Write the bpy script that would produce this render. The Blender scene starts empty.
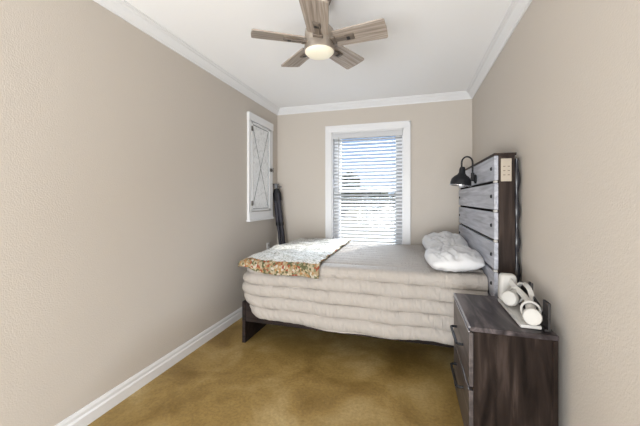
import bpy, bmesh, math, random
from mathutils import Vector, Matrix, noise
random.seed(7)
S = bpy.context.scene
C = S.collection
PI = math.pi
R = math.radians

# ------------------------------------------------------------------ camera
H = 1.227
cd = bpy.data.cameras.new('camera'); cam = bpy.data.objects.new('camera', cd); C.objects.link(cam)
cam.location = (0, 0, H); cam.rotation_euler = (R(90), 0, R(16.6))
cd.sensor_width = 36; cd.lens = 36 * 306 / 640; cd.shift_y = -14 / 640; cd.clip_start = 0.02
S.camera = cam
# ------------------------------------------------------------------ world, sun, lights, exposure
S.view_settings.view_transform = 'Standard'; S.view_settings.look = 'None'
S.view_settings.gamma = 1; S.view_settings.use_curve_mapping = False
S.view_settings.exposure = -0.14
W = bpy.data.worlds.new('world'); S.world = W; W.use_nodes = True
nt = W.node_tree; nt.nodes.clear()
wo = nt.nodes.new('ShaderNodeOutputWorld'); bg = nt.nodes.new('ShaderNodeBackground')
tc = nt.nodes.new('ShaderNodeTexCoord'); sx = nt.nodes.new('ShaderNodeSeparateXYZ')
rp = nt.nodes.new('ShaderNodeValToRGB'); mp = nt.nodes.new('ShaderNodeMapping'); nz = nt.nodes.new('ShaderNodeTexNoise')
cr = nt.nodes.new('ShaderNodeValToRGB'); mx = nt.nodes.new('ShaderNodeMix'); mx.data_type = 'RGBA'
L = nt.links.new
L(tc.outputs['Generated'], sx.inputs[0]); L(sx.outputs['Z'], rp.inputs[0])
rp.color_ramp.elements[0].position = 0.0; rp.color_ramp.elements[0].color = (0.60, 0.75, 0.94, 1)
rp.color_ramp.elements[1].position = 0.30; rp.color_ramp.elements[1].color = (0.27, 0.47, 0.86, 1)
mp.inputs['Scale'].default_value = (3, 3, 11); L(tc.outputs['Generated'], mp.inputs[0]); L(mp.outputs[0], nz.inputs['Vector'])
nz.inputs['Scale'].default_value = 1.3; nz.inputs['Detail'].default_value = 5
cr.color_ramp.elements[0].position = 0.54; cr.color_ramp.elements[1].position = 0.85
L(nz.outputs[0], cr.inputs[0]); L(cr.outputs[0], mx.inputs[0]); L(rp.outputs[0], mx.inputs[6]); mx.inputs[7].default_value = (0.95, 0.96, 0.98, 1)
L(mx.outputs[2], bg.inputs[0]); bg.inputs[1].default_value = 1.0; L(bg.outputs[0], wo.inputs[0])

def lamp(name, typ, loc, energy, color=(1, 1, 1), target=None, **kw):
    d = bpy.data.lights.new(name, typ); d.energy = energy; d.color = color
    for k, v in kw.items(): setattr(d, k, v)
    o = bpy.data.objects.new(name, d); C.objects.link(o); o.location = loc
    if target is not None:
        o.rotation_euler = (Vector(target) - Vector(loc)).to_track_quat('-Z', 'Y').to_euler()
    return o
sun_dir = Vector((-0.41 * math.cos(R(46)), -0.91 * math.cos(R(46)), -math.sin(R(46))))
lamp('sun', 'SUN', (2, 8, 8), 8.5, (1, 0.95, 0.87), target=Vector((2, 8, 8)) + sun_dir, angle=R(1.0))
lamp('rear_fill', 'AREA', (-0.62, -3.4, 1.25), 66, (0.93, 0.97, 1.0), target=(-0.3, 3, 1.30), shape='RECTANGLE', size=2.1, size_y=2.1)  # added fill panel, unseen behind the camera; the door there is shut
lamp('ceiling_fill', 'AREA', (-0.70, -1.7, 0.40), 175, (0.93, 0.97, 1.0), target=(-0.5, 1.3, 2.4), shape='RECTANGLE', size=1.8, size_y=1.4)  # added unseen area lamp aimed up to brighten the ceiling
lamp('sky_light', 'AREA', (0.1, 7.5, 4.4), 1900, (0.74, 0.86, 1.0), target=(-0.5, 3.7, 1.5), shape='RECTANGLE', size=3.5, size_y=2.6)

# ------------------------------------------------------------------ materials
def mat(name, col, rough=0.6, metal=0.0, spec=0.5, bump=None, emit=None):
    m = bpy.data.materials.new(name); m.use_nodes = True
    n = m.node_tree; b = n.nodes['Principled BSDF']
    b.inputs['Base Color'].default_value = (*col, 1); b.inputs['Roughness'].default_value = rough
    b.inputs['Metallic'].default_value = metal; b.inputs['Specular IOR Level'].default_value = spec
    if bump:
        sc, st, det = bump
        t = n.nodes.new('ShaderNodeTexCoord'); z = n.nodes.new('ShaderNodeTexNoise'); u = n.nodes.new('ShaderNodeBump')
        z.inputs['Scale'].default_value = sc; z.inputs['Detail'].default_value = det
        u.inputs['Strength'].default_value = st; u.inputs['Distance'].default_value = 0.004
        n.links.new(t.outputs['Object'], z.inputs['Vector']); n.links.new(z.outputs[0], u.inputs['Height']); n.links.new(u.outputs[0], b.inputs['Normal'])
    if emit:
        b.inputs['Emission Color'].default_value = (*emit[0], 1); b.inputs['Emission Strength'].default_value = emit[1]
    return m
def ramp_mat(name, cols, scale=(1, 1, 1), nscale=5, detail=6, rough=0.5, bump=0.2, dist=0.0, spec=0.5, rot=(0,0,0), rr=None):
    """noise-driven colour ramp in object space; stretched scale gives wood grain"""
    m = bpy.data.materials.new(name); m.use_nodes = True
    n = m.node_tree; b = n.nodes['Principled BSDF']; K = n.links.new
    t = n.nodes.new('ShaderNodeTexCoord'); p = n.nodes.new('ShaderNodeMapping'); z = n.nodes.new('ShaderNodeTexNoise')
    r = n.nodes.new('ShaderNodeValToRGB'); u = n.nodes.new('ShaderNodeBump')
    p.inputs['Scale'].default_value = scale; p.inputs['Rotation'].default_value = rot
    z.inputs['Scale'].default_value = nscale; z.inputs['Detail'].default_value = detail; z.inputs['Distortion'].default_value = dist
    K(t.outputs['Object'], p.inputs[0]); K(p.outputs[0], z.inputs['Vector']); K(z.outputs[0], r.inputs[0])
    e = r.color_ramp.elements
    while len(e) < len(cols): e.new(0.5)
    for i, (pos, c) in enumerate(cols): e[i].position = pos; e[i].color = (*c, 1)
    K(r.outputs[0], b.inputs['Base Color']); K(z.outputs[0], u.inputs['Height'])
    u.inputs['Strength'].default_value = bump; u.inputs['Distance'].default_value = 0.003; K(u.outputs[0], b.inputs['Normal'])
    b.inputs['Roughness'].default_value = rough; b.inputs['Specular IOR Level'].default_value = spec
    return m
M = {}
M['wall'] = mat('wall_paint', (0.537, 0.489, 0.437), 0.75, bump=(140, 0.3, 3), spec=0.25)
M['ceil'] = mat('ceiling_paint', (0.88, 0.88, 0.89), 0.9, bump=(60, 0.2, 3), spec=0.2)
M['trim'] = mat('trim_paint', (0.74, 0.74, 0.75), 0.4)
M['white'] = mat('white_plastic', (0.50, 0.485, 0.46), 0.7, 0.0, 0.25)
M['blind'] = mat('blind_vinyl', (0.62, 0.625, 0.64), 0.5)
def translucent(m, f):
    n = m.node_tree; b = n.nodes['Principled BSDF']; o_ = n.nodes['Material Output']; x = n.nodes.new('ShaderNodeMixShader'); t = n.nodes.new('ShaderNodeBsdfTranslucent')
    t.inputs[0].default_value = (0.92, 0.93, 0.95, 1); x.inputs[0].default_value = f
    n.links.new(b.outputs[0], x.inputs[1]); n.links.new(t.outputs[0], x.inputs[2]); n.links.new(x.outputs[0], o_.inputs[0])
translucent(M['blind'], 0.10)
M['sash'] = mat('sash_vinyl', (0.85, 0.86, 0.88), 0.4)
M['black'] = mat('black_metal', (0.010, 0.010, 0.012), 0.55, 0.0, 0.3)
M['blackgloss'] = mat('black_sleeve', (0.02, 0.02, 0.025), 0.25)
M['dark'] = mat('dark_slot', (0.015, 0.012, 0.012), 0.6)
M['steel'] = mat('steel', (0.20, 0.20, 0.21), 0.45, 0.6)
M['nickel'] = mat('brushed_nickel', (0.40, 0.35, 0.30), 0.45, 0.6)
M['arm'] = mat('bronze_arm', (0.17, 0.14, 0.115), 0.5, 0.4)
M['chromelip'] = mat('lamp_lip', (0.6, 0.6, 0.62), 0.2, 0.9)
M['beige'] = mat('beige_plastic', (0.40, 0.345, 0.28), 0.5)
M['antique'] = mat('dark_latch', (0.10, 0.09, 0.08), 0.4, 0.6)
M['pole'] = mat('tripod_tube', (0.020, 0.018, 0.028), 0.6, 0.0)
M['diffuser'] = mat('frosted_diffuser', (0.6, 0.57, 0.48), 0.4, emit=((1.0, 0.92, 0.70), 0.42))
M['cotton'] = mat('white_cotton', (0.68, 0.68, 0.69), 0.9, bump=(35, 0.3, 4), spec=0.1)
M['sheet'] = mat('mattress_fabric', (0.70, 0.68, 0.66), 0.9, spec=0.1)
M['floor'] = None
M['slat'] = ramp_mat('grey_weathered_wood', [(0.3, (0.24, 0.245, 0.28)), (0.5, (0.38, 0.39, 0.44)), (0.7, (0.52, 0.53, 0.58))], (14, 1.1, 16), 2.2, 8, 0.42, 0.25, 0.6)
M['frame'] = ramp_mat('dark_brown_wood', [(0.3, (0.014, 0.010, 0.009)), (0.55, (0.034, 0.024, 0.020)), (0.75, (0.062, 0.045, 0.037))], (12, 12, 1.0), 2.4, 8, 0.55, 0.25, 0.8, 0.1)
M['rail'] = ramp_mat('dark_rail_wood', [(0.3, (0.012, 0.009, 0.008)), (0.6, (0.030, 0.022, 0.020))], (1, 12, 12), 2.4, 8, 0.55, 0.2, 0.8, 0.08)
M['nstop'] = ramp_mat('nightstand_top_wood', [(0.34, (0.014, 0.010, 0.010)), (0.5, (0.045, 0.036, 0.038)), (0.66, (0.13, 0.108, 0.108))], (7, 1.3, 7), 2.0, 8, 0.36, 0.2, 1.2, 0.25)
M['nsside'] = ramp_mat('nightstand_side_wood', [(0.32, (0.006, 0.004, 0.003)), (0.52, (0.022, 0.015, 0.012)), (0.70, (0.060, 0.043, 0.036))], (9, 9, 1.0), 1.9, 8, 0.55, 0.2, 1.0, 0.07)
M['nsfront'] = ramp_mat('nightstand_front_wood', [(0.28, (0.03, 0.024, 0.024)), (0.5, (0.07, 0.058, 0.056)), (0.7, (0.13, 0.11, 0.105))], (7, 1.1, 10), 2.0, 8, 0.4, 0.2, 1.0, 0.3)
M['edge'] = mat('pale_edge', (0.30, 0.29, 0.31), 0.35)  # paler than the wood, for the strips along the front edge
M['blade'] = ramp_mat('fan_blade_wood', [(0.28, (0.17, 0.13, 0.105)), (0.5, (0.32, 0.27, 0.23)), (0.72, (0.46, 0.41, 0.36))], (1.6, 34, 34), 2.2, 9, 0.36, 0.15, 0.8)
M['panel'] = ramp_mat('distressed_white', [(0.30, (0.62, 0.63, 0.64)), (0.46, (0.78, 0.79, 0.80)), (0.6, (0.86, 0.87, 0.88))], (4, 4, 5), 3.0, 8, 0.55, 0.3, 2.0)
M['lead'] = mat('dark_came', (0.20, 0.21, 0.22), 0.5, 0.2)
M['grass'] = ramp_mat('dry_field', [(0.35, (0.12, 0.112, 0.07)), (0.6, (0.18, 0.165, 0.11))], (1, 1, 1), 0.6, 6, 0.95, 0.0)
M['leaf'] = ramp_mat('tree_leaves', [(0.35, (0.035, 0.05, 0.02)), (0.6, (0.10, 0.12, 0.055))], (1, 1, 1), 2.0, 6, 0.9, 0.5)
M['bark'] = mat('bark', (0.08, 0.06, 0.045), 0.9)

def floor_mat():
    m = bpy.data.materials.new('stained_concrete'); m.use_nodes = True
    n = m.node_tree; b = n.nodes['Principled BSDF']; K = n.links.new
    t = n.nodes.new('ShaderNodeTexCoord')
    a = n.nodes.new('ShaderNodeTexNoise'); a.inputs['Scale'].default_value = 2.3; a.inputs['Detail'].default_value = 5; a.inputs['Roughness'].default_value = 0.55; a.inputs['Distortion'].default_value = 0.4
    f = n.nodes.new('ShaderNodeTexNoise'); f.inputs['Scale'].default_value = 55; f.inputs['Detail'].default_value = 6; f.inputs['Roughness'].default_value = 0.7
    r = n.nodes.new('ShaderNodeValToRGB'); e = r.color_ramp.elements
    e[0].position = 0.33; e[0].color = (0.21, 0.13, 0.034, 1); e[1].position = 0.68; e[1].color = (0.50, 0.38, 0.185, 1)
    k = e.new(0.5); k.color = (0.345, 0.235, 0.080, 1)
    q = n.nodes.new('ShaderNodeValToRGB'); q.color_ramp.elements[0].position = 0.3; q.color_ramp.elements[0].color = (0.66, 0.64, 0.6, 1); q.color_ramp.elements[1].position = 0.65; q.color_ramp.elements[1].color = (1.12, 1.1, 1.08, 1)
    x = n.nodes.new('ShaderNodeMix'); x.data_type = 'RGBA'; x.blend_type = 'MULTIPLY'; x.inputs[0].default_value = 0.8
    u = n.nodes.new('ShaderNodeBump'); u.inputs['Strength'].default_value = 0.15; u.inputs['Distance'].default_value = 0.003
    for z in (a, f): K(t.outputs['Object'], z.inputs['Vector'])
    K(a.outputs[0], r.inputs[0]); K(f.outputs[0], q.inputs[0]); K(r.outputs[0], x.inputs[6]); K(q.outputs[0], x.inputs[7])
    K(x.outputs[2], b.inputs['Base Color']); K(f.outputs[0], u.inputs['Height']); K(u.outputs[0], b.inputs['Normal'])
    b.inputs['Roughness'].default_value = 0.48; b.inputs['Specular IOR Level'].default_value = 0.35
    return m
M['floor'] = floor_mat()

def comforter_mat():
    m = mat('comforter_fabric', (0.42, 0.385, 0.352), 0.85, spec=0.15)
    n = m.node_tree; b = n.nodes['Principled BSDF']; K = n.links.new
    t = n.nodes.new('ShaderNodeTexCoord'); p = n.nodes.new('ShaderNodeMapping'); p.inputs['Scale'].default_value = (95, 10, 11); p.inputs['Rotation'].default_value = (0, R(-38), 0)
    z = n.nodes.new('ShaderNodeTexNoise'); z.inputs['Scale'].default_value = 1.0; z.inputs['Detail'].default_value = 4
    u = n.nodes.new('ShaderNodeBump'); u.inputs['Strength'].default_value = 0.8; u.inputs['Distance'].default_value = 0.012
    K(t.outputs['Object'], p.inputs[0]); K(p.outputs[0], z.inputs['Vector']); K(z.outputs[0], u.inputs['Height']); K(u.outputs[0], b.inputs['Normal'])
    return m
M['comforter'] = comforter_mat()

def throw_mats():
    out = []
    # body: white with grey-green vines
    m = mat('throw_body', (0.7, 0.7, 0.68), 0.9, spec=0.1); n = m.node_tree; b = n.nodes['Principled BSDF']; K = n.links.new
    t = n.nodes.new('ShaderNodeTexCoord'); z = n.nodes.new('ShaderNodeTexNoise'); z.inputs['Scale'].default_value = 22; z.inputs['Detail'].default_value = 3; z.inputs['Distortion'].default_value = 2.5
    r = n.nodes.new('ShaderNodeValToRGB'); e = r.color_ramp.elements
    e[0].position = 0.40; e[0].color = (0.34, 0.335, 0.29, 1); e[1].position = 0.46; e[1].color = (0.66, 0.65, 0.62, 1)
    k = e.new(0.57); k.color = (0.67, 0.66, 0.64, 1); k = e.new(0.63); k.color = (0.38, 0.385, 0.34, 1)
    K(t.outputs['UV'], z.inputs['Vector']); K(z.outputs[0], r.inputs[0]); K(r.outputs[0], b.inputs['Base Color'])
    out.append(m)
    # border: small coloured patches
    m = mat('throw_border', (0.6, 0.4, 0.2), 0.9, spec=0.1); n = m.node_tree; b = n.nodes['Principled BSDF']; K = n.links.new
    t = n.nodes.new('ShaderNodeTexCoord'); v = n.nodes.new('ShaderNodeTexVoronoi'); v.inputs['Scale'].default_value = 62
    s = n.nodes.new('ShaderNodeSeparateColor'); r = n.nodes.new('ShaderNodeValToRGB'); r.color_ramp.interpolation = 'CONSTANT'; e = r.color_ramp.elements
    cols = [(0.0, (0.30, 0.23, 0.14)), (0.22, (0.10, 0.10, 0.05)), (0.38, (0.38, 0.32, 0.22)), (0.54, (0.26, 0.07, 0.04)), (0.64, (0.32, 0.18, 0.08)), (0.76, (0.17, 0.17, 0.10)), (0.88, (0.44, 0.40, 0.33))]
    while len(e) < len(cols): e.new(0.5)
    for i, (pp, c) in enumerate(cols): e[i].position = pp; e[i].color = (*c, 1)
    K(t.outputs['UV'], v.inputs['Vector']); K(v.outputs['Color'], s.inputs[0]); K(s.outputs[0], r.inputs[0]); K(r.outputs[0], b.inputs['Base Color'])
    out.append(m)
    return out
M['throw'], M['border'] = throw_mats()

def glass_mat():
    m = bpy.data.materials.new('window_glass'); m.use_nodes = True; n = m.node_tree; n.nodes.clear()
    o = n.nodes.new('ShaderNodeOutputMaterial'); g = n.nodes.new('ShaderNodeBsdfGlossy'); t = n.nodes.new('ShaderNodeBsdfTransparent'); x = n.nodes.new('ShaderNodeMixShader')
    g.inputs['Roughness'].default_value = 0.02; x.inputs[0].default_value = 0.015
    n.links.new(t.outputs[0], x.inputs[1]); n.links.new(g.outputs[0], x.inputs[2]); n.links.new(x.outputs[0], o.inputs[0])
    return m
M['glass'] = glass_mat()

# ------------------------------------------------------------------ helpers
def box(bm, x0, x1, y0, y1, z0, z1, bev=0.0, mi=0, mtx=None):
    t = bmesh.new()
    vs = [t.verts.new((x, y, z)) for x in (x0, x1) for y in (y0, y1) for z in (z0, z1)]
    for f in ((0,1,3,2),(4,6,7,5),(0,4,5,1),(2,3,7,6),(0,2,6,4),(1,5,7,3)): t.faces.new([vs[i] for i in f])
    if bev: bmesh.ops.bevel(t, geom=t.edges[:], offset=bev, segments=2, affect='EDGES', profile=0.6)
    merge(bm, t, mi, mtx)
def merge(bm, t, mi=0, mtx=None):
    if mtx is not None: bmesh.ops.transform(t, matrix=mtx, verts=t.verts)
    bmesh.ops.recalc_face_normals(t, faces=t.faces)
    mp_ = {v: bm.verts.new(v.co) for v in t.verts}
    for f in t.faces:
        nf = bm.faces.new([mp_[v] for v in f.verts]); nf.material_index = mi if mi else f.material_index
    t.free()
def tube(bm, pts, rad, seg=10, closed=False, cap=True, mi=0):
    pts = [Vector(p) for p in pts]; n = len(pts)
    rads = rad if isinstance(rad, (list, tuple)) else [rad] * n
    t = bmesh.new(); rings = []; up = None
    for i, p in enumerate(pts):
        d = (pts[(i + 1) % n] - pts[i - 1]) if closed else (pts[min(i + 1, n - 1)] - pts[max(i - 1, 0)])
        d.normalize()
        if up is None:
            up = Vector((0, 0, 1)) if abs(d.z) < 0.9 else Vector((1, 0, 0))
        s = d.cross(up).normalized(); up = s.cross(d).normalized()
        rings.append([t.verts.new(p + (s * math.cos(a) + up * math.sin(a)) * rads[i]) for a in [2 * PI * k / seg for k in range(seg)]])
    for i in range(n if closed else n - 1):
        a, b = rings[i], rings[(i + 1) % n]
        for k in range(seg): t.faces.new((a[k], a[(k + 1) % seg], b[(k + 1) % seg], b[k]))
    if cap and not closed: t.faces.new(rings[0][::-1]); t.faces.new(rings[-1])
    merge(bm, t, mi)
def lathe(bm, prof, seg=32, mtx=None, mi=0):
    """prof: (radius, z) list"""
    t = bmesh.new(); rings = []
    for r, z in prof:
        if r < 1e-5: rings.append([t.verts.new((0, 0, z))])
        else: rings.append([t.verts.new((r * math.cos(2 * PI * k / seg), r * math.sin(2 * PI * k / seg), z)) for k in range(seg)])
    for a, b in zip(rings, rings[1:]):
        for k in range(seg):
            k2 = (k + 1) % seg
            if len(a) == 1 and len(b) == 1: continue
            if len(a) == 1: t.faces.new((a[0], b[k], b[k2]))
            elif len(b) == 1: t.faces.new((a[k], b[0], a[k2]))
            else: t.faces.new((a[k], b[k], b[k2], a[k2]))
    merge(bm, t, mi, mtx)
def prism(bm, pts2, axis, a0, a1, mi=0, mtx=None):
    """extrude a closed outline; axis 'x': pts (y,z); 'y': pts (x,z); 'z': pts (x,y)"""
    t = bmesh.new()
    f = {'x': lambda p, a: (a, p[0], p[1]), 'y': lambda p, a: (p[0], a, p[1]), 'z': lambda p, a: (p[0], p[1], a)}[axis]
    A = [t.verts.new(f(p, a0)) for p in pts2]; B = [t.verts.new(f(p, a1)) for p in pts2]
    n = len(pts2)
    for i in range(n): t.faces.new((A[i], A[(i + 1) % n], B[(i + 1) % n], B[i]))
    t.faces.new(A[::-1]); t.faces.new(B)
    merge(bm, t, mi, mtx)
def obj(name, bm, m, parent=None, smooth=False, label=None, loc=None, angle=35):
    me = bpy.data.meshes.new(name)
    bm.to_mesh(me); bm.free()
    for mm in (m if isinstance(m, (list, tuple)) else [m]): me.materials.append(mm)
    if smooth:
        for p in me.polygons: p.use_smooth = True
        try: me.set_sharp_from_angle(angle=R(angle))
        except Exception: pass
    o = bpy.data.objects.new(name, me); C.objects.link(o)
    if parent: o.parent = parent
    if loc: o.location = loc
    if label: o['label'] = label
    return o
def thing(name, label, cat, loc=(0, 0, 0), rotz=0, group=None):
    o = bpy.data.objects.new(name, None); C.objects.link(o); o.empty_display_size = 0.05
    o.location = loc; o.rotation_euler = (0, 0, rotz); o['label'] = label; o['category'] = cat
    if group: o['group'] = group
    return o
def tag(o, label, cat, group=None):
    o['label'] = label; o['category'] = cat
    if group: o['group'] = group
    return o
def struct(name, bm, m, parent=None, smooth=False, label=None):
    o = obj(name, bm, m, parent, smooth, label)
    o['kind'] = 'structure'
    return o
N = bmesh.new

# ------------------------------------------------------------------ room
XL, XR, YB, YF, ZC = -1.70, 0.647, 3.72, -3.6, 2.405
T = 0.14
OX0, OX1, OZ0, OZ1 = -0.955, -0.085, 0.60, 2.055      # window opening
bm = N(); box(bm, XL - T, XR + T, YF - T, YB + T, -0.12, 0); struct('floor', bm, M['floor'])
bm = N(); box(bm, XL - T, XR + T, YF - T, YB + T, ZC, ZC + 0.12); struct('ceiling', bm, M['ceil'])
bm = N(); box(bm, XL - T, XL, YF - T, YB + T, 0, ZC); struct('wall_left', bm, M['wall'])
bm = N(); box(bm, XR, XR + T, YF - T, YB + T, 0, ZC); struct('wall_right', bm, M['wall'])
bm = N()
box(bm, XL, OX0, YB, YB + T, 0, ZC); box(bm, OX1, XR, YB, YB + T, 0, ZC)
box(bm, OX0, OX1, YB, YB + T, 0, OZ0); box(bm, OX0, OX1, YB, YB + T, OZ1, ZC)
struct('wall_back', bm, M['wall'])
bm = N()
box(bm, XL, -0.95, YF - T, YF, 0, ZC); box(bm, -0.10, XR, YF - T, YF, 0, ZC); box(bm, -0.95, -0.10, YF - T, YF, 2.05, ZC)
struct('wall_front', bm, M['wall'])
bm = N(); box(bm, -0.95, -0.10, YF - 0.09, YF - 0.05, 0.005, 2.045, 0.003)
d = struct('door_1', bm, M['trim'])
bm = N(); lathe(bm, [(0, 0), (0.012, 0), (0.012, 0.03), (0.028, 0.04), (0.028, 0.06), (0.018, 0.07), (0, 0.07)], 20, Matrix.Translation((-0.17, YF - 0.05, 0.95)) @ Matrix.Rotation(-PI / 2, 4, 'X'))
obj('door_knob', bm, M['nickel'], d, True)

# baseboards
def bprof(s): return [(0, 0), (0.019 * s, 0), (0.019 * s, 0.058), (0.012 * s, 0.068), (0.012 * s, 0.084), (0.006 * s, 0.100), (0, 0.100)]
bm = N(); prism(bm, [(XL + a, z) for a, z in bprof(1)], 'y', YF, YB); struct('baseboard_left', bm, M['trim'])
bm = N(); prism(bm, [(XR + a, z) for a, z in bprof(-1)], 'y', YF, YB); struct('baseboard_right', bm, M['trim'])
bm = N(); prism(bm, [(YB + a, z) for a, z in bprof(-1)], 'x', XL + 0.019, XR - 0.019); struct('baseboard_back', bm, M['trim'])
# crown moulding
def cprof(s):
    z = ZC
    return [(0, z), (0, z - 0.072), (0.008 * s, z - 0.072), (0.010 * s, z - 0.060), (0.020 * s, z - 0.053), (0.035 * s, z - 0.038), (0.047 * s, z - 0.020), (0.060 * s, z - 0.016), (0.064 * s, z - 0.007), (0.074 * s, z - 0.006), (0.074 * s, z)]
bm = N(); prism(bm, [(XL + a, z) for a, z in cprof(1)], 'y', YF, YB); struct('trim_1', bm, M['trim'])
bm = N(); prism(bm, [(XR + a, z) for a, z in cprof(-1)], 'y', YF, YB); struct('trim_2', bm, M['trim'])
bm = N(); prism(bm, [(YB + a, z) for a, z in cprof(-1)], 'x', XL, XR); struct('trim_3', bm, M['trim'])

# ------------------------------------------------------------------ window
win = bpy.data.objects.new('window_1', None); C.objects.link(win); win['kind'] = 'structure'
win.location = ((OX0 + OX1) / 2, YB, OZ0)
wx, wz = win.location.x, OZ0
hw = (OX1 - OX0) / 2; hh = OZ1 - OZ0
bm = N(); cw = 0.078
def casing_piece(x0, x1, z0, z1):
    box(bm, x0, x1, -0.019, 0.0, z0, z1, 0.003)
casing_piece(-hw - cw, -hw, -0.0, hh); casing_piece(hw, hw + cw, 0.0, hh); casing_piece(-hw - cw, hw + cw, hh, hh + cw + 0.005)
box(bm, -hw - cw, -hw - cw + 0.018, -0.026, -0.018, 0, hh + cw, 0.003); box(bm, hw + cw - 0.018, hw + cw, -0.026, -0.018, 0, hh + cw, 0.003)
box(bm, -hw - cw, hw + cw, -0.026, -0.018, hh + cw - 0.015, hh + cw + 0.005, 0.003)
# jamb liner
box(bm, -hw, -hw + 0.012, 0.0, T, 0, hh); box(bm, hw - 0.012, hw, 0.0, T, 0, hh); box(bm, -hw, hw, 0, T, hh - 0.012, hh)
o = obj('window_casing', bm, M['trim'], win)
bm = N(); box(bm, -hw - cw - 0.02, hw + cw + 0.02, -0.045, T, -0.025, 0.0, 0.004); box(bm, -hw - cw, hw + cw, -0.018, 0, -0.10, -0.025, 0.003)
obj('window_sill', bm, M['trim'], win)
bm = N(); a, b = -hw + 0.012, hw - 0.012; sw = 0.085; mid = hh * 0.5
for (z0, z1, y0) in ((0.0, mid + 0.012, 0.075), (mid - 0.012, hh - 0.012, 0.10)):
    box(bm, a, a + sw, y0, y0 + 0.03, z0, z1, 0.003); box(bm, b - sw, b, y0, y0 + 0.03, z0, z1, 0.003)
    box(bm, a + sw, b - sw, y0, y0 + 0.03, z0, z0 + 0.028, 0.002); box(bm, a + sw, b - sw, y0, y0 + 0.03, z1 - 0.028, z1, 0.002)
sash = obj('window_sash', bm, M['sash'], win)
bm = N(); box(bm, a + sw, b - sw, 0.088, 0.092, 0.027, mid - 0.015); box(bm, a + sw, b - sw, 0.112, 0.116, mid + 0.015, hh - 0.038)
obj('window_glass', bm, M['glass'], sash)

# blind hung inside the casing
bl = thing('window_blind', 'white horizontal slat blind hanging open in the window behind the bed', 'blind', (wx, YB + 0.035, OZ1 - 0.012))
BW = hw - 0.020; drop = hh - 0.02
bm = N(); box(bm, -BW - 0.004, BW + 0.004, -0.030, 0.026, -0.062, 0.0, 0.004); box(bm, -BW - 0.004, BW + 0.004, -0.036, -0.030, -0.066, -0.002, 0.003)
obj('headrail', bm, M['blind'], bl)
ns = 32; z0 = -0.085; z1 = -drop + 0.03
bm = N(); tilt = R(31); sw2 = 0.024
for i in range(ns):
    z = z0 + (z1 - z0) * i / (ns - 1)
    mtx = Matrix.Translation((0, 0, z)) @ Matrix.Rotation(tilt, 4, 'X')
    # shallow crowned slat
    pr = [(-sw2, 0), (-sw2 * 0.5, 0.0022), (0, 0.003), (sw2 * 0.5, 0.0022), (sw2, 0), (sw2, -0.0022), (0, 0.0005), (-sw2, -0.0022)]
    prism(bm, pr, 'x', -BW, BW, mtx=mtx)
obj('slats', bm, M['blind'], bl)
bm = N(); box(bm, -BW, BW, -0.024, 0.024, -drop - 0.004, -drop + 0.014, 0.004); obj('bottom_rail', bm, M['blind'], bl)
for cx in (-BW * 0.72, 0.0, BW * 0.72):
    bm = N()
    for yy in (-0.026, 0.026): tube(bm, [(cx, yy, -0.06), (cx, yy, -drop + 0.01)], 0.0011, 5)
    obj('ladder_cord', bm, M['blind'], bl)
bm = N(); tube(bm, [(-BW + 0.07, -0.040, -0.05), (-BW + 0.07, -0.042, -0.75)], 0.004, 8); obj('tilt_wand', bm, M['white'], bl, True)

# ------------------------------------------------------------------ outside
bm = N(); box(bm, -60, 60, YB + T + 0.01, 120, -0.7, -0.6); struct('ground', bm, M['grass'])
def tree(x, y, h, w, label, seed):
    t = thing('tree', label, 'tree', (x, y, -0.6), 0, None)
    rnd = random.Random(seed)
    bm = N(); tube(bm, [(0, 0, 0), (0.1, 0, h * 0.3), (0, 0.1, h * 0.6)], [w * 0.06, w * 0.045, w * 0.03], 8); obj('trunk', bm, M['bark'], t, True)
    bm = N()
    for k in range(16):
        a = rnd.uniform(0, 2 * PI); r = rnd.uniform(0, 0.34) * w; zz = h * rnd.uniform(0.30, 0.86); s = w * rnd.uniform(0.14, 0.24)
        q = bmesh.new(); bmesh.ops.create_icosphere(q, subdivisions=3, radius=s)
        for v in q.verts:
            v.co *= 1 + 0.35 * noise.noise(v.co * 4 / s * 0.8 + Vector((k * 3.1, seed, 0))) + 0.18 * noise.noise(v.co * 9 / s + Vector((k, 0, seed)))
        merge(bm, q, 0, Matrix.Translation((r * math.cos(a), r * math.sin(a), zz)))
    obj('crown', bm, M['leaf'], t)
tree(-6.6, 30, 4.4, 4.6, 'dark leafy tree outside the window, leftmost and tallest', 1)
tree(-4.9, 36, 3.5, 3.0, 'lower dark tree outside the window, right of the tallest tree', 2)
tree(-4.9, 44, 2.3, 5.0, 'small distant bushy tree near the middle of the window view', 3)
tree(-2.0, 60, 2.4, 6.0, 'faint distant tree on the horizon at the right of the window', 4)

# ------------------------------------------------------------------ wall cabinet (left wall)
wc = thing('wall_cabinet', 'tall white framed cabinet with X-pattern door hung on the left wall', 'cabinet', (XL, 3.235, 0.98))
bm = N(); hwc = 0.295; hc = 1.19
box(bm, 0, 0.026, -hwc, -hwc + 0.058, 0.10, hc - 0.08, 0.003); box(bm, 0, 0.026, hwc - 0.058, hwc, 0.10, hc - 0.08, 0.003)
box(bm, 0, 0.034, -hwc - 0.006, hwc + 0.006, hc - 0.085, hc, 0.003); box(bm, 0, 0.042, -hwc - 0.01, hwc + 0.01, 0.0, 0.022, 0.003); box(bm, 0, 0.030, -hwc, hwc, 0.018, 0.105, 0.003)
obj('frame', bm, M['trim'], wc)
bm = N(); dw = hwc - 0.062; d0 = 0.112; d1 = hc - 0.092
box(bm, 0.002, 0.016, -dw, dw, d0, d1)
dr = obj('door', bm, M['panel'], wc)
bm = N()
box(bm, 0.014, 0.030, -dw, -dw + 0.020, d0, d1, 0.002); box(bm, 0.014, 0.030, dw - 0.045, dw, d0, d1, 0.002)
box(bm, 0.014, 0.030, -dw, dw, d0, d0 + 0.022, 0.002); box(bm, 0.014, 0.030, -dw, dw, d1 - 0.022, d1, 0.002)
obj('door_frame', bm, M['trim'], dr)
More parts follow.
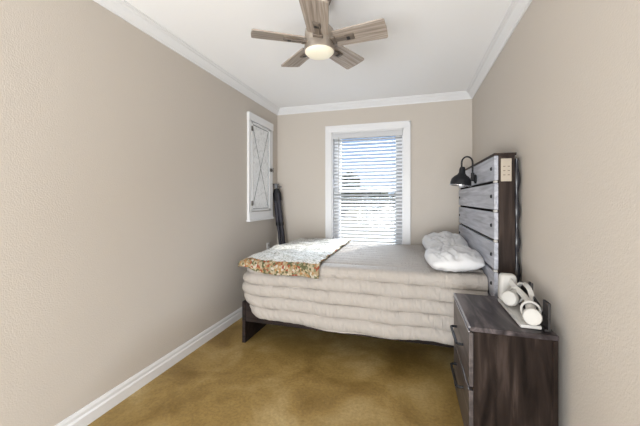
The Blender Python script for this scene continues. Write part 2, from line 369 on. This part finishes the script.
bm = N(); ya, yb = -dw + 0.024, dw - 0.049; za, zb = d0 + 0.028, d1 - 0.028
for p, q in (((ya, za), (yb, zb)), ((ya, zb), (yb, za)), ((ya, za), (yb, za)), ((ya, zb), (yb, zb)), ((ya, za), (ya, zb)), ((yb, za), (yb, zb))):
    tube(bm, [(0.018, p[0], p[1]), (0.018, q[0], q[1])], 0.0030, 6)
obj('lattice', bm, M['lead'], dr)
for zz in (0.20, hc - 0.17):
    bm = N(); box(bm, 0.026, 0.034, -dw - 0.012, -dw + 0.014, zz - 0.025, zz + 0.025, 0.002); tube(bm, [(0.035, -dw, zz - 0.028), (0.035, -dw, zz + 0.028)], 0.005, 8)
    obj('hinge', bm, M['antique'], wc)
bm = N(); box(bm, 0.028, 0.036, dw - 0.035, dw + 0.03, 0.585, 0.625, 0.002); tube(bm, [(0.034, dw - 0.005, 0.605), (0.062, dw - 0.005, 0.605)], 0.006, 8); tube(bm, [(0.062, dw - 0.005, 0.63), (0.062, dw - 0.005, 0.575)], 0.007, 8)
obj('latch', bm, M['antique'], wc)

# ------------------------------------------------------------------ outlets
def outlet(name, loc, label):
    t = thing(name, label, 'outlet', loc)
    bm = N(); box(bm, 0, 0.006, -0.036, 0.036, -0.058, 0.058, 0.003); obj('cover_plate', bm, M['trim'], t)
    for dz in (-0.024, 0.024):
        bm = N(); box(bm, 0.005, 0.009, -0.017, 0.017, dz - 0.014, dz + 0.014, 0.002)
        rr = obj('socket', bm, M['white'], t)
        bm = N()
        for dy in (-0.006, 0.006): box(bm, 0.0088, 0.0095, dy - 0.0012, dy + 0.0012, dz - 0.005, dz + 0.006)
        obj('slots', bm, M['dark'], rr)
outlet('wall_outlet', (XL, 3.445, 0.63), 'white wall outlet low on the left wall under the cabinet')

# ------------------------------------------------------------------ folded tripod in the corner
tp = thing('folded_tripod', 'folded dark tripod leaning upright in the back left corner', 'tripod', (-1.485, 3.60, 0.0))
top = Vector((-0.175, 0.0, 1.40))
def along(t, dx, dy): return (top.x * t + dx * (1 - 0.35 * t), dy * (1 - 0.35 * t), top.z * t)
for k, (dx, dy) in enumerate(((-0.034, -0.02), (0.030, -0.03), (0.0, 0.045))):
    bm = N(); tube(bm, [along(0.012, dx, dy), along(0.40, dx, dy)], 0.014, 10); tube(bm, [along(0.38, dx, dy), along(0.66, dx, dy)], 0.019, 10); tube(bm, [along(0.64, dx, dy), along(0.93, dx, dy)], 0.025, 10)
    lg = obj('leg', bm, M['pole'], tp, True)
    bm = N()
    bm.free()
    for tt in (0.39, 0.65):
        bm = N(); tube(bm, [along(tt - 0.014, dx, dy), along(tt + 0.014, dx, dy)], 0.028, 10); obj('leg_lock', bm, M['black'], lg, True)
    bm = N(); tube(bm, [along(0.0, dx, dy), along(0.02, dx, dy)], 0.015, 10); obj('rubber_foot', bm, M['black'], lg, True)
bm = N(); tube(bm, [along(0.45, 0, 0), along(1.0, 0, 0)], 0.012, 10); obj('centre_column', bm, M['steel'], tp, True)
bm = N(); tube(bm, [along(0.86, 0, 0), along(0.93, 0, 0), along(0.97, 0, 0)], [0.052, 0.050, 0.032], 14); obj('collar', bm, M['black'], tp, True)
bm = N(); p = Vector(along(1.0, 0, 0)); box(bm, p.x - 0.035, p.x + 0.03, p.y - 0.03, p.y + 0.03, p.z + 0.005, p.z + 0.02, 0.004); tube(bm, [p - Vector((0, 0, 0.03)), p + Vector((0, 0, 0.01))], 0.024, 12)
obj('head_plate', bm, M['steel'], tp, True)
bm = N(); tube(bm, [p, p + Vector((0.06, -0.03, -0.02)), p + Vector((0.085, -0.04, -0.02))], [0.006, 0.006, 0.012], 10); obj('pan_handle', bm, M['steel'], tp, True)
bm = N(); tube(bm, [Vector(along(0.46, 0, 0)) + Vector((0.058 * math.cos(a), 0.055 * math.sin(a), 0)) for a in [2 * PI * k / 16 for k in range(16)]], 0.006, 6, closed=True); obj('strap', bm, M['steel'], tp, True)

# ------------------------------------------------------------------ bed
BX0, BX1, BY0, BY1 = -1.30, 0.485, 2.275, 3.60
HBY0, HBY1, HBX = 2.12, 3.60, 0.515
bed = thing('bed', 'dark wood bed with weathered grey plank headboard against the right wall', 'bed', (-0.4, 2.93, 0.0))
ox, oy = 0.4, -2.93        # world -> bed local offset
def lb(bm_): bmesh.ops.translate(bm_, verts=bm_.verts, vec=(ox, oy, 0)); return bm_
hb_bolts = []
zs = [(1.343, 1.495), (1.161, 1.325), (0.975, 1.143), (0.79, 0.957), (0.605, 0.772), (0.42, 0.587)]
for (a, b) in zs:
    bm = N(); box(bm, HBX - 0.022, HBX, HBY0 + 0.002, HBY1, a, b, 0.003); pl = obj('headboard_plank', lb(bm), M['slat'], bed)
    for yy in (HBY0 + 0.075, HBY1 - 0.075):
        bm = N(); lathe(bm, [(0, 0), (0.012, 0), (0.012, 0.004), (0.007, 0.008), (0, 0.008)], 14, Matrix.Translation((HBX - 0.0215, yy, (a + b) / 2)) @ Matrix.Rotation(-PI / 2, 4, 'Y'))
        obj('bolt', lb(bm), M['black'], pl)
for (b, _), (_, a) in zip(zs[:4], zs[1:5]):  # pale blocks added to imitate bright light at the plank gap ends
    bm = N(); box(bm, HBX - 0.024, HBX - 0.004, HBY0 + 0.001, HBY0 + 0.03, a + 0.003, b - 0.003, 0.002); obj('gap_light_tip', lb(bm), M['white'], bed, label='small pale tip added for light showing between planks')
for yy, nm in ((HBY0, 0), (HBY1 - 0.03, 1)):
    bm = N(); box(bm, HBX - 0.004 if nm else HBX, 0.605, yy, yy + 0.03, 0, 1.495, 0.003); obj('headboard_post', lb(bm), M['frame'], bed)
bm = N(); box(bm, HBX - 0.026, 0.612, HBY0 - 0.004, HBY1 + 0.002, 1.495, 1.51, 0.002); obj('headboard_cap', lb(bm), M['frame'], bed)
bm = N(); box(bm, 0.585, 0.603, HBY0 + 0.03, HBY1 - 0.03, 0.30, 1.495); obj('headboard_back', lb(bm), M['rail'], bed)
# power panel on the end of the headboard
bm = N(); box(bm, HBX + 0.012, 0.585, HBY0 - 0.007, HBY0 + 0.001, 1.335, 1.475, 0.003); pp = obj('power_panel', lb(bm), M['beige'], bed, label='beige power panel set in the headboard end')
bm = N()
for r_ in range(3):
    for c_ in range(2):
        bm = N(); box(bm, HBX + 0.024 + c_ * 0.024, HBX + 0.036 + c_ * 0.024, HBY0 - 0.0078, HBY0 - 0.0065, 1.372 + r_ * 0.026, 1.377 + r_ * 0.026); obj('socket_slot', lb(bm), M['arm'], pp)
# wavy glossy cable sleeve behind the end post
bm = N(); pts = []; rads = []
for i in range(60):
    z = 0.66 + i * 0.0138; pts.append((0.617, HBY0 + 0.015, z)); rads.append(0.0145 + 0.0055 * math.sin(z * 2 * PI / 0.19 + 1.0))
tube(bm, pts, rads, 12); obj('cable_sleeve', lb(bm), M['blackgloss'], bed, True, label='glossy black bulging sleeve behind the headboard edge')
# footboard, rails, legs
bm = N(); box(bm, -1.385, -1.355, 2.315, 3.58, 0.0, 0.35, 0.003); obj('footboard', lb(bm), M['rail'], bed)
for yy in (2.295, 3.565):
    bm = N(); box(bm, -1.34, 0.515, yy, yy + 0.025, 0.195, 0.36, 0.003); obj('side_rail', lb(bm), M['rail'], bed)
bm = N()
for i in range(12): x = -1.28 + i * 0.155; box(bm, x, x + 0.08, 2.32, 3.565, 0.27, 0.29)
obj('bed_slats', lb(bm), M['rail'], bed)

bm = N(); box(bm, -1.27, 0.487, 2.325, 3.56, 0.295, 0.655, 0.05)
tag(obj('mattress', bm, M['sheet'], None, True), 'pale mattress under the beige quilted comforter', 'mattress')

# comforter: quilted skirt ring + top
ZT = 0.708
def nz3(x, y, z, s): return noise.noise(Vector((x * s, y * s, z * s)))
CX0, CX1, CY0, CY1 = -1.335, 0.487, 2.262, 3.630
def outline(inset):
    """open loop: head-near -> near side -> foot corner -> foot side -> far corner -> head-far"""
    rc = max(0.13 - inset, 0.02); x0 = CX0 + inset; y0 = CY0 + inset; y1 = CY1 - inset * 0.3
    out = []
    n1 = 300
    for i in range(n1): out.append((CX1 + (x0 + rc - CX1) * i / n1, y0, 0, -1))
    for i in range(14):
        a = -PI / 2 - (PI / 2) * i / 13; out.append((x0 + rc + rc * math.cos(a), y0 + rc + rc * math.sin(a), math.cos(a), math.sin(a)))
    n2 = 60
    for i in range(1, n2): out.append((x0, y0 + rc + (y1 - rc - y0 - rc) * i / n2, -1, 0))
    for i in range(14):
        a = PI - (PI / 2) * i / 13; out.append((x0 + rc + rc * math.cos(a), y1 - rc + rc * math.sin(a), math.cos(a), math.sin(a)))
    n3 = 60
    for i in range(1, n3 + 1): out.append((x0 + rc + (CX1 - x0 - rc) * i / n3, y1, 0, 1))
    return out
def side_profile():
    pr = []  # (inset, z, path)
    ZB = 0.245; rr = 0.042; n = 110
    for i in range(n + 1): pr.append((0.0, ZB + (ZT - rr - ZB) * i / n))
    for i in range(1, 9):
        a = (PI / 2) * i / 8; pr.append((rr - rr * math.cos(a), ZT - rr + rr * math.sin(a)))
    pr.append((0.08, ZT + 0.001)); pr.append((0.12, ZT + 0.002)); pr.append((0.135, ZT - 0.01))
    return pr
bm = N(); rings = []
PITCH = 0.093
for j, (ins, z) in enumerate(side_profile()):
    ring = []
    for (x, y, nx, ny) in outline(ins):
        near = 1 if ny < -0.5 else 0
        ph = (z - 0.245) / PITCH + 0.06 * math.sin(x * 3.1)
        puff = 0.030 * abs(math.sin(PI * ph)) ** 0.40 - 0.018
        wr = 0.006 * nz3(x * 3.2 + z * 1.8, y * 2, z * 1.5, 6) + 0.010 * nz3(x, y, z, 2.5)
        low = max(0.0, (ZT - 0.06 - z)) 
        wr += 0.005 * nz3(x * 4.2 + z * 3.0, 0, z * 0.8 - x * 0.3, 7)
        off = puff + wr + 0.03 * math.sin(min(low / 0.4, 1) * PI * 0.55)
        foot = max(0.0, min(1.0, (-1.00 - x) / 0.28)); foot = foot * foot
        zz = z
        if z < ZT - 0.05:
            tt = (ZT - 0.05 - z) / (ZT - 0.05 - 0.245)
            # hem lifts a little along the bed, tucks in at the foot
            zz = z + tt * (-0.018 * max(0, min(1, (x + 0.7) / 0.9)) + 0.012 * math.sin(x * 4.3 + 0.5) + 0.006 * math.sin(x * 13))
            x2 = x + foot * (0.065 * tt ** 2.2 - 0.050 * math.sin(min(tt * 1.15, 1) * PI))
        else: x2 = x; off *= 0.5
        # head end falls short of the headboard
        he = max(0.0, (x - 0.36) / 0.115)
        if he > 0 and near:
            zz -= 0.0; x2 = x - 0.0
        if ny > 0.5: off = 0.0
        ring.append(bm.verts.new((x2 + nx * off, y + ny * off, zz)))
    rings.append(ring)
for a, b in zip(rings, rings[1:]):
    for k in range(len(a) - 1): bm.faces.new((a[k], a[k + 1], b[k + 1], b[k]))
# top grid with channels parallel to the long edge
gx, gy = 110, 150; grid = []
def top_z(x, y):
    ph = (y - CY0) / 0.105
    e = min(1, min(x - (CX0 + 0.09), 1.0) / 0.10) if x < CX0 + 0.19 else 1
    return ZT + 0.003 + 0.013 * abs(math.sin(PI * ph)) ** 0.6 + 0.008 * nz3(x, y, 0, 3.5) + 0.004 * nz3(x * 1.5, y * 0.7, 0, 13) - 0.004
for i in range(gx + 1):
    col = []
    for j in range(gy + 1):
        x = CX0 + 0.095 + (CX1 - CX0 - 0.095) * i / gx; y = CY0 + 0.095 + (CY1 - 0.035 - CY0 - 0.095) * j / gy
        ed = min(1.0, min(i, j, gy - j) / 6.0)
        z = top_z(x, y); z = (ZT - 0.008) * (1 - ed) + z * ed
        col.append(bm.verts.new((x, y, z)))
    grid.append(col)
for i in range(gx):
    for j in range(gy): bm.faces.new((grid[i][j], grid[i + 1][j], grid[i + 1][j + 1], grid[i][j + 1]))
bmesh.ops.recalc_face_normals(bm, faces=bm.faces)
# small folded-back corner beside the headboard
cf = obj('comforter', bm, M['comforter'], None, True, angle=80)
tag(cf, 'pale beige channel-quilted comforter draped over the bed', 'comforter')

# throw quilt at the foot
def drape(a, b):
    """a: distance across from the foot edge (neg = hangs over foot), b: distance in from the near top edge (neg = hangs)"""
    rr = 0.05
    x = CX0 - 0.035 + max(a, 0) ; y = CY0 - 0.024 + max(b, 0)
    def edge(t):
        # t<0 hang; 0..rr*1.57 round
        L_ = rr * PI / 2
        if t >= L_: return (t - L_ + rr, 0.0)
        if t > 0:
            an = t / rr; return (rr - rr * math.cos(an), -(rr - rr * math.sin(an)))
        return (0.0, -rr + t)
    ax, az = edge(a); bx, bz = edge(b)
    ht = -min(0, a)
    return Vector((CX0 - 0.030 + ax - 0.3 * ht * 0.4, CY0 - 0.022 + bx, ZT + 0.021 + min(az, bz)))
bm = N(); uvl = bm.loops.layers.uv.new('UVMap'); NA, NB = 70, 150; g = []
A0, A1, B0, B1 = -0.01, 0.72, -0.055, 1.36
for i in range(NA + 1):
    col = []
    for j in range(NB + 1):
        a = A0 + (A1 - A0) * i / NA; b = B0 + (B1 - B0) * j / NB
        sk = -0.02 * (b / 1.3) if b > 0 else 0  # right edge slants away
        aa = a if a <= 0 else a * (1 + sk * 0.6) + 0.0
        bb = b + (0.075 * (1 - min(1, max(0, (a + 0.06) / 0.35))) if b < 0.2 else 0) * (1 - min(1, max(0, b / 0.2)))
        p = drape(aa, bb)
        w = nz3(p.x * 2 + p.y, p.y * 0.8 - p.x, 0, 5.5)
        p.z += 0.014 * w + 0.018 * max(0, nz3(p.x + 2 * p.y, p.y, 3, 4.0)) + (0.006 * abs(math.sin(PI * (p.y - CY0) / 0.105)) if b > 0.1 else 0)
        if b < 0.02: p.y -= 0.006 + 0.010 * abs(nz3(p.x, 0, p.z, 7))
        col.append((bm.verts.new(p), a, b))
    g.append(col)
for i in range(NA):
    for j in range(NB):
        q = [g[i][j], g[i + 1][j], g[i + 1][j + 1], g[i][j + 1]]
        f = bm.faces.new([v[0] for v in q])
        for l, v in zip(f.loops, q): l[uvl].uv = (v[1], v[2])
        bb = (q[0][2] + q[2][2]) / 2; aa = (q[0][1] + q[2][1]) / 2
        f.material_index = 1 if (bb < 0.05 or aa > A1 - 0.012) else 0
bmesh.ops.recalc_face_normals(bm, faces=bm.faces)
th = obj('throw_quilt', bm, [M['throw'], M['border']], None, True, angle=80)
sm = th.modifiers.new('thick', 'SOLIDIFY'); sm.thickness = 0.008; sm.offset = 1
tag(th, 'white floral throw quilt with orange and green patchwork border across the bed foot', 'quilt')

# pillows
def pillow(name, loc, dims, rot, seed, label):
    lx, ly, lz = dims; bm = N(); n = 44; layers = []
    for side in (1, -1):
        G = []
        for i in range(n + 1):
            col = []
            for j in range(n + 1):
                u = -1 + 2 * i / n; v = -1 + 2 * j / n
                h = (max(0, 1 - abs(u) ** 2.6) * max(0, 1 - abs(v) ** 2.6)) ** 0.42
                px = u * lx / 2 * math.sqrt(1 - 0.30 * v * v); py = v * ly / 2 * math.sqrt(1 - 0.24 * u * u)
                w = nz3(u * 1.6 + seed, v * 1.6, side, 1.6) * 0.020 + nz3(u * 1 + v * 2 + seed, v - u, side, 3.6) * 0.013 - 0.012 * max(0, 1 - abs(nz3(u + seed, v * 0.6 + u * 0.5, side, 2.2)) * 7)
                edgew = 1 - max(abs(u), abs(v)) ** 8
                z = side * h * lz / 2 * (1.0 if side > 0 else 0.75) + w * edgew
                col.append((px, py, z))
            G.append(col)
        layers.append(G)
    V = {}
    def vert(s, i, j):
        if i in (0, n) or j in (0, n): key = (0, i, j)
        else: key = (s, i, j)
        if key not in V: V[key] = bm.verts.new(layers[0 if s == 0 or key[0] == 0 else 1][i][j])
        return V[key]
    for s in (0, 1):
        for i in range(n):
            for j in range(n):
                q = [vert(s + 0 if s == 0 else 1, a, b) for a, b in ((i, j), (i + 1, j), (i + 1, j + 1), (i, j + 1))]
                try: bm.faces.new(q if s == 0 else q[::-1])
                except ValueError: pass
    o = obj(name, bm, M['cotton'], None, True, angle=80)
    o.location = loc; o.rotation_euler = rot
    return tag(o, label, 'pillow', 'pillows at the head of the bed')
pillow('pillow', (0.302, 2.540, 0.776), (0.40, 0.54, 0.150), (R(2), R(-3), R(3)), 2.0, 'rumpled white pillow nearer the nightstand, overlapping the other')
pillow('pillow', (0.300, 3.200, 0.802), (0.38, 0.62, 0.150), (R(3), R(-9), R(5)), 9.0, 'rumpled white pillow farther from the nightstand, by the back wall')

# ------------------------------------------------------------------ sconce on headboard
sc = thing('wall_sconce', 'black gooseneck barn lamp with bell shade mounted on the headboard', 'lamp', (HBX - 0.022, 2.68, 1.385))
bm = N(); lathe(bm, [(0, 0), (0.036, 0), (0.036, 0.010), (0.018, 0.018), (0.014, 0.04), (0, 0.04)], 24, Matrix.Rotation(-PI / 2, 4, 'Y')); tube(bm, [(-0.025, 0, -0.01), (-0.025, 0, 0.05)], 0.013, 12); obj('mount', bm, M['black'], sc, True)
pts = [(-0.025, 0, 0.03), (-0.025, 0, 0.13)]
for k in range(1, 13): a = PI * k / 12; pts.append((-0.025 - 0.04 * (1 - math.cos(a)), 0, 0.13 + 0.05 * math.sin(a)))
pts.append((-0.105, 0, 0.085))
bm = N(); tube(bm, pts, 0.0065, 10); obj('gooseneck', bm, M['black'], sc, True)
mt = Matrix.Translation((-0.108, 0, 0.0)) @ Matrix.Rotation(R(6), 4, 'Y')
bm = N(); lathe(bm, [(0.0, 0.100), (0.016, 0.100), (0.022, 0.085), (0.024, 0.052), (0.034, 0.036), (0.055, 0.022), (0.073, 0.0), (0.078, -0.022), (0.080, -0.048), (0.076, -0.048), (0.073, -0.02), (0.052, 0.018), (0.02, 0.030), (0, 0.030)], 36, mt); sd = obj('lamp_shade', bm, M['black'], sc, True)
bm = N(); lathe(bm, [(0.0795, -0.044), (0.083, -0.046), (0.083, -0.053), (0.075, -0.053), (0.075, -0.046)], 36, mt); obj('shade_rim', bm, M['chromelip'], sd, True)
bm = N(); lathe(bm, [(0, 0.03), (0.014, 0.028), (0.014, 0.012), (0.026, -0.01), (0.026, -0.025), (0.012, -0.04), (0, -0.042)], 20, mt); obj('bulb', bm, M['white'], sc, True)

# ------------------------------------------------------------------ nightstand
NX0, NX1, NY0, NY1, NZ = 0.2525, 0.600, 1.53, 2.055, 0.646
nsx, nsy = (NX0 + NX1) / 2, (NY0 + NY1) / 2
nsd = thing('nightstand', 'dark weathered wood two-drawer nightstand against the right wall', 'nightstand', (nsx, nsy, 0))
def ln(bm_): bmesh.ops.translate(bm_, verts=bm_.verts, vec=(-nsx, -nsy, 0)); return bm_
bm = N(); box(bm, NX0 + 0.004, NX1, NY0, NY1, NZ - 0.022, NZ, 0.003); obj('top', ln(bm), M['nstop'], nsd)
bm = N(); box(bm, NX0 - 0.002, NX0 + 0.006, NY0 - 0.001, NY1, NZ - 0.006, NZ + 0.001, 0.001); box(bm, NX0 - 0.003, NX0 + 0.003, NY0, NY1, NZ - 0.026, NZ - 0.020, 0.001); obj('edge_banding', ln(bm), M['edge'], nsd, label='pale front edge')
for (a, b) in ((NY0 + 0.004, NY0 + 0.026), (NY1 - 0.024, NY1 - 0.002)):
    bm = N(); box(bm, NX0 + 0.022, NX1 - 0.004, a, b, 0.05, NZ - 0.022, 0.002); sp = obj('side_panel', ln(bm), M['nsside'], nsd)
bm = N()
box(bm, NX0 + 0.018, NX0 + 0.11, NY0 - 0.001, NY0 + 0.006, 0.05, NZ - 0.022, 0.002); box(bm, NX1 - 0.022, NX1 - 0.002, NY0 - 0.001, NY0 + 0.006, 0.05, NZ - 0.022, 0.002)
obj('side_stile', ln(bm), M['nsside'], nsd)
bm = N(); box(bm, NX0 + 0.03, NX1 - 0.01, NY0 + 0.024, NY1 - 0.022, 0.08, 0.10); box(bm, NX1 - 0.018, NX1 - 0.006, NY0 + 0.024, NY1 - 0.022, 0.08, NZ - 0.022); obj('back_panel', ln(bm), M['nsside'], nsd)
bm = N(); box(bm, NX0 + 0.022, NX0 + 0.05, NY0 + 0.02, NY1 - 0.02, 0.355, 0.368); obj('drawer_divider', ln(bm), M['nsside'], nsd)
for (a, b, hz) in ((0.368, 0.618, 0.487), (0.09, 0.355, 0.268)):
    bm = N(); box(bm, NX0, NX0 + 0.02, NY0 + 0.004, NY1 - 0.004, a + 0.002, b - 0.002, 0.003); box(bm, NX0 + 0.021, NX0 + 0.25, NY0 + 0.04, NY1 - 0.04, a + 0.02, b - 0.05)
    dd = obj('drawer', ln(bm), M['nsfront'], nsd)
    bm = N(); y0, y1 = 1.70, 1.93
    tube(bm, [(NX0, y0, hz), (NX0 - 0.022, y0, hz), (NX0 - 0.03, y0 + 0.008, hz), (NX0 - 0.03, y1 - 0.008, hz), (NX0 - 0.022, y1, hz), (NX0, y1, hz)], 0.0070, 8)
    obj('handle', ln(bm), M['black'], dd, True)
for xx in (NX0 + 0.022, NX1 - 0.05):
    for yy in (NY0 + 0.004, NY1 - 0.046):
        bm = N(); box(bm, xx, xx + 0.042, yy, yy + 0.042, 0, 0.056, 0.003); obj('leg', ln(bm), M['nsside'], nsd)

# ------------------------------------------------------------------ headset gear on the nightstand
Z0 = NZ + 0.001
dk = thing('charging_dock', 'long white charging dock with dark back bracket on the nightstand by the wall', 'charging dock', (0.52, 1.76, Z0))
bm = N(); box(bm, -0.050, 0.035, -0.185, 0.20, 0, 0.018, 0.008); obj('base', bm, M['white'], dk, True)
bm = N(); box(bm, 0.052, 0.062, -0.20, -0.14, 0, 0.125, 0.003); box(bm, 0.052, 0.062, 0.00, 0.04, 0, 0.16, 0.003); box(bm, 0.040, 0.062, -0.20, 0.14, 0, 0.010, 0.002); box(bm, 0.05, 0.060, -0.20, 0.04, 0.05, 0.062, 0.002)
obj('bracket', bm, M['dark'], dk)
vr = thing('vr_headset', 'white virtual reality headset standing on end behind two round controllers', 'headset', (0.52, 1.925, Z0 + 0.018))
# visor: tapered rounded box
bm = N(); t = bmesh.new()
vs = {}
for ix, x in enumerate((-0.052, 0.048)):
    for iy, y in enumerate((-0.032, 0.038)):
        for iz, z in enumerate((0, 0.145)):
            k = 1 - 0.20 * iz; vs[ix, iy, iz] = t.verts.new((x * k - 0.004 * iz, y * k + 0.012 * iz, z))
for f in (((0,0,0),(0,0,1),(0,1,1),(0,1,0)), ((1,0,0),(1,1,0),(1,1,1),(1,0,1)), ((0,0,0),(1,0,0),(1,0,1),(0,0,1)), ((0,1,0),(0,1,1),(1,1,1),(1,1,0)), ((0,0,0),(0,1,0),(1,1,0),(1,0,0)), ((0,0,1),(1,0,1),(1,1,1),(0,1,1))): t.faces.new([vs[q] for q in f])
bmesh.ops.recalc_face_normals(t, faces=t.faces); bmesh.ops.bevel(t, geom=t.edges[:], offset=0.018, segments=4, affect='EDGES', profile=0.5)
merge(bm, t); obj('visor', bm, M['white'], vr, True)
def arc(c, r, a0, a1, plane, n=18):
    o_ = []
    for i in range(n + 1):
        a = a0 + (a1 - a0) * i / n
        o_.append(Vector(c) + plane[0] * (r * math.cos(a)) + plane[1] * (r * 1.0 * math.sin(a)))
    return o_
yv = Vector((0.15, -1, 0)).normalized(); zv = Vector((0, 0, 1))
def band(bm, pts, wv, w, th_):
    """flat strap of width w (along wv) and thickness th_"""
    t = bmesh.new(); rr = []
    for i, p in enumerate(pts):
        d = (pts[min(i + 1, len(pts) - 1)] - pts[max(i - 1, 0)]).normalized(); nn = d.cross(wv).normalized()
        rr.append([t.verts.new(p + wv * sx_ * w / 2 + nn * sn * th_ / 2) for sx_, sn in ((-1, -1), (1, -1), (1, 1), (-1, 1))])
    for a, b in zip(rr, rr[1:]):
        for k in range(4): t.faces.new((a[k], a[(k + 1) % 4], b[(k + 1) % 4], b[k]))
    t.faces.new(rr[0][::-1]); t.faces.new(rr[-1]); merge(bm, t)
bm = N(); band(bm, arc((0.035, -0.125, 0.055), 0.075, R(185), R(-10), (yv, zv)), Vector((1, 0.15, 0)).normalized(), 0.022, 0.007); obj('top_strap', bm, M['white'], vr, True)
bm = N(); band(bm, [Vector((0.0, -0.02, 0.115)), Vector((0.005, -0.07, 0.098)), Vector((0.016, -0.13, 0.085)), Vector((0.028, -0.20, 0.065)), Vector((0.035, -0.26, 0.05))], Vector((0.5, 0, 0.85)).normalized(), 0.026, 0.010); obj('side_strap', bm, M['white'], vr, True)
bm = N(); band(bm, [Vector((0.046, -0.03, 0.09)), Vector((0.052, -0.10, 0.085)), Vector((0.054, -0.2, 0.075)), Vector((0.050, -0.28, 0.06))], Vector((0, 0, 1)), 0.022, 0.006); obj('inner_strap', bm, M['dark'], vr, True)
def controller(loc, rot, label):
    t_ = thing('motion_controller', label, 'controller', loc, 0, 'round white controllers on the dock'); t_.rotation_euler = rot
    bm = N(); lathe(bm, [(0, -0.022), (0.030, -0.020), (0.037, -0.010), (0.038, 0.008), (0.034, 0.018), (0.024, 0.022), (0, 0.023)], 32); obj('face', bm, M['white'], t_, True)
    bm = N(); tube(bm, [(0, 0.01, -0.01), (0.0, 0.03, -0.04), (0.0, 0.038, -0.075), (0, 0.035, -0.105)], [0.018, 0.020, 0.018, 0.013], 14); obj('grip', bm, M['white'], t_, True)
    bm = N(); tube(bm, [(0.036 * math.cos(a), 0.022 + 0.036 * math.sin(a), -0.045) for a in [2 * PI * k / 28 for k in range(28)]], 0.0055, 8, closed=True); obj('tracking_ring', bm, M['white'], t_, True)
controller((0.515, 1.575, Z0 + 0.057), (R(80), 0, R(-12)), 'white round controller at the front end of the dock, nearest the camera')
controller((0.490, 1.79, Z0 + 0.068), (R(76), 0, R(-40)), 'white round controller in the middle of the dock, against the headset')

# ------------------------------------------------------------------ ceiling fan
FD = 1.745; th0 = R(16.6)
fx, fy = -math.sin(th0) * FD + math.cos(th0) * (-0.004), math.cos(th0) * FD
fan = thing('ceiling_fan', 'five-blade grey wood ceiling fan with round frosted light', 'ceiling fan', (fx, fy, ZC))
zb = 2.123 - ZC
bm = N(); lathe(bm, [(0, 0), (0.072, 0), (0.072, -0.035), (0.060, -0.062), (0.025, -0.070), (0, -0.070)], 32); obj('canopy', bm, M['arm'], fan, True)
bm = N(); lathe(bm, [(0, -0.06), (0.013, -0.06), (0.013, zb + 0.07), (0, zb + 0.07)], 16); obj('downrod', bm, M['nickel'], fan, True)
bm = N(); lathe(bm, [(0, zb + 0.10), (0.03, zb + 0.10), (0.062, zb + 0.085), (0.082, zb + 0.06), (0.085, zb + 0.014), (0.078, zb + 0.002), (0.078, zb - 0.018), (0.086, zb - 0.030), (0.086, zb - 0.056), (0, zb - 0.056)], 40); obj('motor_housing', bm, M['nickel'], fan, True)
bm = N(); lathe(bm, [(0, zb - 0.05), (0.082, zb - 0.055), (0.082, zb - 0.060), (0.072, zb - 0.070), (0.045, zb - 0.077), (0, zb - 0.079)], 40); obj('light_diffuser', bm, M['diffuser'], fan, True)
PHI = 266 + 16.6
for k in range(5):
    ang = R(PHI + 72 * k)
    mt = Matrix.Rotation(ang, 4, 'Z') @ Matrix.Translation((0, 0, zb)) @ Matrix.Rotation(R(-12), 4, 'X')
    r0, r1 = 0.095, 0.378
    out = [(r0, -0.058), (r1 - 0.008, -0.070), (r1, -0.062), (r1 + 0.004, 0), (r1, 0.062), (r1 - 0.008, 0.070), (r0, 0.058)]
    bm = N(); prism(bm, out, 'z', -0.004, 0.004)
    bl_ = obj('blade', bm, M['blade'], fan); bl_.matrix_local = mt
    bm = N(); box(bm, 0.070, 0.20, -0.014, 0.014, -0.013, -0.004, 0.003); box(bm, 0.055, 0.10, -0.028, 0.028, -0.016, -0.004, 0.004); box(bm, 0.155, 0.205, -0.020, 0.020, -0.010, -0.0035, 0.002)
    ir = obj('blade_arm', bm, M['arm'], bl_, True)
    if True:
        bm = N()
        for (sx_, sy_) in ((0.172, 0),): box(bm, sx_ - 0.008, sx_ + 0.010, -0.012, 0.012, -0.0150, -0.0125, 0.001)
        # dark screw slot of each arm
        o_ = obj('screw_slot', bm, M['dark'], bl_)
